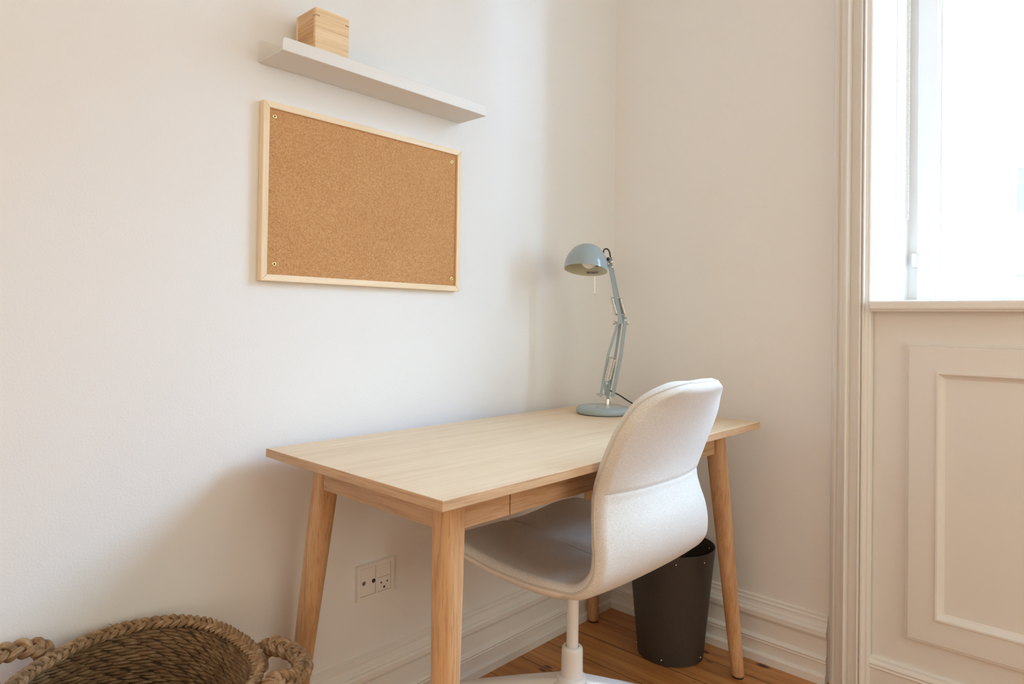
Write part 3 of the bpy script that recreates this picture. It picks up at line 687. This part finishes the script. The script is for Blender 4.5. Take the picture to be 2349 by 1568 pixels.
for i in range(NC):
    p_, q_ = C4[max(i-1, 0)], C4[min(i+1, NC-1)]; l_ = math.hypot(q_[0]-p_[0], q_[1]-p_[1])
    CN.append(((q_[1]-p_[1])/l_, -(q_[0]-p_[0])/l_))
    d, e = cum[i], TL-cum[i]; c0, e0, c1, e1 = 0.0967, 2.30, 0.1230, 1.98
    C4[i] = list(C4[i])+[C4[i][2]-0.42*c0*2.4*(1-sqrt(max(0, 1-max(0, min(1, (c0-d)/c0))**e0)))-0.42*c1*2.6*(1-sqrt(max(0, 1-max(0, min(1, (c1-e)/c1))**e1)))]
def sec(s_):
    d = min(max(s_, 0), 1)*TL; lo_, hi_ = 0, NC-1
    while hi_-lo_ > 1:
        m_ = (lo_+hi_)//2
        if cum[m_] <= d: lo_ = m_
        else: hi_ = m_
    t = (d-cum[lo_])/max(1e-9, cum[hi_]-cum[lo_])
    v_ = [C4[lo_][q_]+(C4[hi_][q_]-C4[lo_][q_])*t for q_ in range(5)]
    return v_, (CN[lo_][0]+(CN[hi_][0]-CN[lo_][0])*t, CN[lo_][1]+(CN[hi_][1]-CN[lo_][1])*t)
def hw(s_): return sec(s_)[0][4]
def sz(zv):
    for i in range(NC-1, 0, -1):
        if C4[i][1] <= zv: return cum[i]/TL
    return 0
S_wai = 0.727
def shellpt(s_, t, off):
    v_, n_ = sec(s_); o_ = v_[3]*abs(t)**2.4+off
    return cw(v_[0]+n_[0]*o_, t*v_[4], v_[1]+n_[1]*o_)
# sanity of normal direction: at seat T=(-1,0,0) -> nrm = (0,1,0)x(-1,0,0) = (0,0,1)
THK = 0.032
def prof(s_, t):
    e = min(s_, 1-s_)*TL; a_ = (1-min(1, abs(t)))*hw(s_)
    def q_(d, R): return sqrt(max(0, 1-(1-min(1, d/R))**2))
    return min(q_(e, 0.016), q_(a_, 0.016)) if True else 1
def puff(s_, t):   # quilting: seams
    g = 0
    g += 0.0022*math.exp(-((s_-S_wai)*TL/0.004)**2)
    return g
def puff_in(s_, t):
    g = 0.002*math.exp(-((s_-S_wai)*TL/0.004)**2)
    if s_ < 0.42: g += 0.0035*math.exp(-(t*hw(s_)/0.005)**2)
    g += 0.0015*sin(s_*23+1)*sin(t*5+s_*6)
    return g
NS, NT = 220, 56
def smap(u): return 0.5-0.5*cos(pi*u) if False else (u+0.035*sin(0)) 
ss = []
for i in range(NS+1):
    u = i/NS; ss.append(u)
edge_s = [0, 0.0004, 0.0012, 0.0025, 0.0045, 0.007, 0.010, 0.014, 0.018]
ss = edge_s+[0.018+(0.964)*i/NS for i in range(1, NS)]+[1-x for x in edge_s[::-1]]
ts = [-cos(pi*j/NT) for j in range(NT+1)]
V = []; ns, ntt = len(ss), len(ts)
for side in (0, 1):
    for s_ in ss:
        for t in ts:
            pf = prof(s_, t)
            if side == 0: off = THK/2*pf-puff_in(s_, t)*pf+0.004*(1-abs(t)**2)*pf
            else: off = -THK/2*pf+puff(s_, t)*pf
            V.append(shellpt(s_, t, off))
F = []
for i in range(ns-1):
    for j in range(ntt-1):
        a_ = i*ntt+j; F.append((a_, a_+1, a_+ntt+1, a_+ntt))
        b_ = ns*ntt+a_; F.append((b_, b_+ntt, b_+ntt+1, b_+1))
up_ = link('upholstered_shell', V, F, M_fab, chair, 'all'); fixn(up_)
for p in up_.data.polygons: p.use_smooth = True
# piping round the edge
def border(off, inset=0.0, n=400):
    pts = []
    for i in range(n//2+1):
        s_ = (1-cos(pi*i/(n//2)))/2; s_ = min(max(s_, 0.0008), 0.9992); pts.append((s_, 1))
    for i in range(n//2+1):
        s_ = (1+cos(pi*i/(n//2)))/2; s_ = min(max(s_, 0.0008), 0.9992); pts.append((s_, -1))
    full = []
    for k, (s_, t) in enumerate(pts):
        full.append((s_, t))
        if k == n//2:
            full += [(0.9992, 1-2*j/20) for j in range(1, 20)]
    full += [(0.0008, -1+2*j/20) for j in range(1, 20)]
    return [shellpt(s_, t*(1-inset/hw(s_)), off) for s_, t in full]
MB().tube(border(-0.0012, 0.0002), 0.0022, 8, closed=True).build('piping', M_fabpipe, up_, smooth='all')
# stitched seams (waist, seat centre)
MB().tube([shellpt(S_wai, -0.95+1.90*j/50, -THK/2+0.0022) for j in range(51)], 0.0006, 6).build('seam', M_thread, up_, smooth='all')
MB().tube([shellpt(0.01+0.44*j/60, 0.0, THK/2-0.0042+0.004+0.0005) for j in range(61)], 0.0006, 6).build('seam', M_thread, up_, smooth='all')
# white plastic pan under the seat
PS0, PS1 = 0.0, 0.50
def pan(a_, b_, off):
    s_ = 0.004+(PS1-0.004)*a_; t = -1+2*b_
    fd = max(0, (a_-0.80)/0.20); fd = fd*fd*(3-2*fd); f0 = min(1, a_/0.05)
    e_ = sqrt(max(0, 1-abs(t)**30))*sqrt(f0)
    return shellpt(s_, t, off-(0.003+0.0150*e_+0.0115*(1-abs(t)**4)*f0)*(1-fd)-0.003*fd)
pm = MB().grid(lambda a_, b_: pan(a_, 0.5-0.5*cos(pi*b_), 0.0), 80, 70)
ps_ = pm.build('seat_pan', M_plast, chair, smooth='all')
MB().lathe([(0.001, 0.415), (0.05, 0.415), (0.062, 0.422), (0.070, 0.437), (0.001, 0.439)], 40, c=CC).build('swivel_plate', M_white, chair, smooth=40)
MB().cyl(CC+UZ*0.19, CC+UZ*0.42, 0.0139, 40).build('column', M_white, chair, smooth=40)
MB().lathe([(0.0155, 0.254), (0.0155, 0.2565), (0.0195, 0.2565), (0.0225, 0.255), (0.0242, 0.2515), (0.0248, 0.246), (0.0254, 0.185), (0.0254, 0.16)], 48, c=CC).build('column_sleeve', M_white, chair, smooth=40)
MB().lathe([(0.0140, 0.2548), (0.0158, 0.2548)], 40, c=CC).build('column_gap', M_dark, chair)
# five-star base
st = MB()
def armf(a0):
    d = Vector((cos(a0), sin(a0), 0)); n_ = Vector((-sin(a0), cos(a0), 0)); fr_ = []
    V_ = []; m_ = 12; prof_ = []
    for i in range(m_+1):
        t = i/m_; r = 0.012+0.30*t; wd = 0.0255-0.004*t+0.004*(1-t)**3; zt_ = 0.186-0.090*t**1.10; hh = 0.040-0.016*t
        fr_.append((CC+d*r, wd, zt_, hh))
    for (c, wd, zt_, hh) in fr_:
        for (a_, b_) in ((-1, -1), (-1.0, -0.45), (-0.88, -0.15), (-0.6, 0), (0.6, 0), (0.88, -0.15), (1.0, -0.45), (1, -1)):
            V_.append(c+n_*(wd*a_)+UZ*(zt_+hh*b_))
    k = 8; F_ = []
    for i in range(m_):
        for j in range(k): F_.append((i*k+j, i*k+(j+1) % k, (i+1)*k+(j+1) % k, (i+1)*k+j))
    F_.append(tuple(range(k-1, -1, -1))); F_.append(tuple(m_*k+j for j in range(k)))
    st.add(V_, F_)
AO = 55.6
for k in range(5): armf(radians(AO+72*k))
st.lathe([(0.001, 0.140), (0.036, 0.140), (0.036, 0.180), (0.034, 0.185), (0.031, 0.188), (0.026, 0.1890), (0.001, 0.1890)], 48, c=CC)
sb = fixn(st.build('star_base', M_white, chair, smooth=50, bevel=0.003, seg=3))
for k in range(5):
    a = radians(AO+72*k); d = Vector((cos(a), sin(a), 0)); n_ = Vector((-sin(a), cos(a), 0)); c = CC+d*0.290
    cs = MB().cyl(c+UZ*0.045, c+UZ*0.082, 0.006, 12)
    for sgn in (-1, 1): cs.cyl(c+d*0.012+n_*(sgn*0.008)+UZ*0.0255, c+d*0.012+n_*(sgn*0.020)+UZ*0.0255, 0.0255, 28)
    cs.box(-0.02, 0.02, -0.008, 0.008, 0.02, 0.052, Matrix.Translation(c) @ Matrix.Rotation(a, 4, 'Z'))
    cs.build('castor', M_white, chair, smooth=40, bevel=0.001)

# ------------------------------------------------------------------ woven basket
KC = Vector((0.225, -1.636, 0)); KZ = 0.444
bk = thing('woven_basket', 'round brown seagrass basket with braided loop handles in front of the wall', 'basket', KC)
def krim(p): return 0.1770+0.0057*cos(2*p)+0.0022*sin(2*p)-0.0004*cos(3*p)+0.0104*sin(3*p)
def kpt(phi, z, off=0.0):
    t = z/KZ
    r = krim(phi)*(1-0.10*(1-t)**2+0.035*sin(pi*t))+off; return KC+Vector((r*cos(phi), r*sin(phi), z))
lin_ = MB()
lin_.grid(lambda a_, b_: kpt(2*pi*a_, 0.004+(KZ-0.008)*b_, 0.0), 90, 30)
lin_.add([KC+Vector((0, 0, 0.004))]+[kpt(2*pi*k/60, 0.004) for k in range(60)], [(0, 1+k, 1+(k+1) % 60) for k in range(60)])
wv = MB()
rowh = 0.0078; nrow = int((KZ-0.012)/rowh)
for rw_ in range(nrow):
    z = 0.008+rw_*rowh; nt_ = 46; ph0 = (rw_*0.37) % 1
    for k in range(nt_):
        a0 = 2*pi*(k+ph0+random.uniform(-.12, .12))/nt_; da = 2*pi/nt_*random.uniform(0.62, 0.80)
        hgt = rowh*random.uniform(0.50, 0.72); sl_ = rowh*random.uniform(0.25, 0.6)
        V_ = []; U_ = []
        ru, rv = random.random()*5, random.random()*5
        for i, (tt, ww) in enumerate(((-1, 0.12), (-0.6, 0.75), (0, 1.0), (0.6, 0.75), (1, 0.12))):
            ph = a0+da*tt; zz = z+sl_*tt
            for j in range(6):
                th_ = 2*pi*j/6
                V_.append(kpt(ph, zz+hgt*ww*sin(th_), 0.0052*ww*cos(th_)+0.0008*tt)); U_.append((ru+j/6*0.5, rv+tt*0.02))
        F_ = [(i*6+j, i*6+(j+1) % 6, (i+1)*6+(j+1) % 6, (i+1)*6+j) for i in range(4) for j in range(6)]
        wv.add(V_, F_, U_)
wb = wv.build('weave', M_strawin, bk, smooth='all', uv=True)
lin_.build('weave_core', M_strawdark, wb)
def braid(path, upf, A, Bn, r, turns, closed, n=10, flat=0.75, fuzz=0.0006):
    mb = MB(); m = len(path)
    for k in range(3):
        pts = []
        for i in range(m):
            t = path[(i+1) % m]-path[i-1] if closed else path[min(i+1, m-1)]-path[max(i-1, 0)]
            t = t.normalized(); a_ = upf(i); b_ = t.cross(a_).normalized(); a_ = b_.cross(t)
            ph = 2*pi*turns*i/(m if closed else m-1)+2*pi*k/3
            pts.append(path[i]+b_*(A*sin(ph))+a_*(Bn*sin(2*ph)))
        for q_ in range(4):   # each strand is a bundle of grass blades
            oa, ob = 0.46*r*cos(q_*pi/2+0.4), 0.46*r*sin(q_*pi/2+0.4)
            pp = []
            for i in range(m):
                t = (pts[(i+1) % m]-pts[i-1] if closed else pts[min(i+1, m-1)]-pts[max(i-1, 0)]).normalized()
                b_ = t.cross(UZ if abs(t.z) < 0.9 else RD).normalized(); a_ = b_.cross(t)
                tw = 0.05*i
                pp.append(pts[i]+b_*(oa*cos(tw)-ob*sin(tw))+a_*(oa*sin(tw)+ob*cos(tw)))
            mb.tube(pp, [r*0.58*(1+0.10*sin(i*0.35+k*2+q_*1.7)) for i in range(m)], 7, closed=closed)
    return mb
nr = 900
rp = [kpt(2*pi*i/nr, KZ, 0.001) for i in range(nr)]
braid(rp, lambda i: UZ-Vector((cos(2*pi*i/nr), sin(2*pi*i/nr), 0))*0.8, 0.0082, 0.0034, 0.0046, 26, True).build('rim_braid', M_straw, bk, smooth='all', uv=True)
def handle(pts, turns, r=0.0062, A=0.0108):
    P = bez(pts, 30)
    return braid(P, lambda i: Vector((0.75, -0.25, 0.75)), A, 0.0044, r, turns, False).build('handle', M_straw, bk, smooth='all', uv=True)
def kd(deg, r, z): a_ = radians(deg); return KC+Vector((r*cos(a_), r*sin(a_), z))
handle([kd(78, 0.186, 0.395), kd(77, 0.186, 0.425), kd(73, 0.208, 0.440), kd(63, 0.240, 0.436), kd(54, 0.252, 0.430), kd(47, 0.242, 0.430), kd(41, 0.218, 0.438), kd(38, 0.212, 0.42), kd(37, 0.211, 0.39)], 7)
handle([kd(208, 0.192, 0.405), kd(208, 0.190, 0.44), kd(211, 0.198, 0.462), kd(218, 0.235, 0.462), kd(227, 0.252, 0.458), kd(236, 0.240, 0.458), kd(243, 0.205, 0.460), kd(246, 0.198, 0.44), kd(247, 0.198, 0.405)], 6)
# loose ends
fz = MB()
for k in range(70):
    a_ = random.uniform(0, 2*pi); z = KZ+random.uniform(-0.03, 0.008); p = kpt(a_, z, random.choice((-0.006, 0.006)))
    d = Vector((random.uniform(-1, 1), random.uniform(-1, 1), random.uniform(-0.3, 1))).normalized()*random.uniform(0.006, 0.02)
    fz.tube([p, p+d*0.5+UZ*0.001, p+d], [0.0006, 0.0005, 0.0002], 4)
fz.build('loose_fibres', M_straw, bk, uv=True)['kind'] = 'stuff'
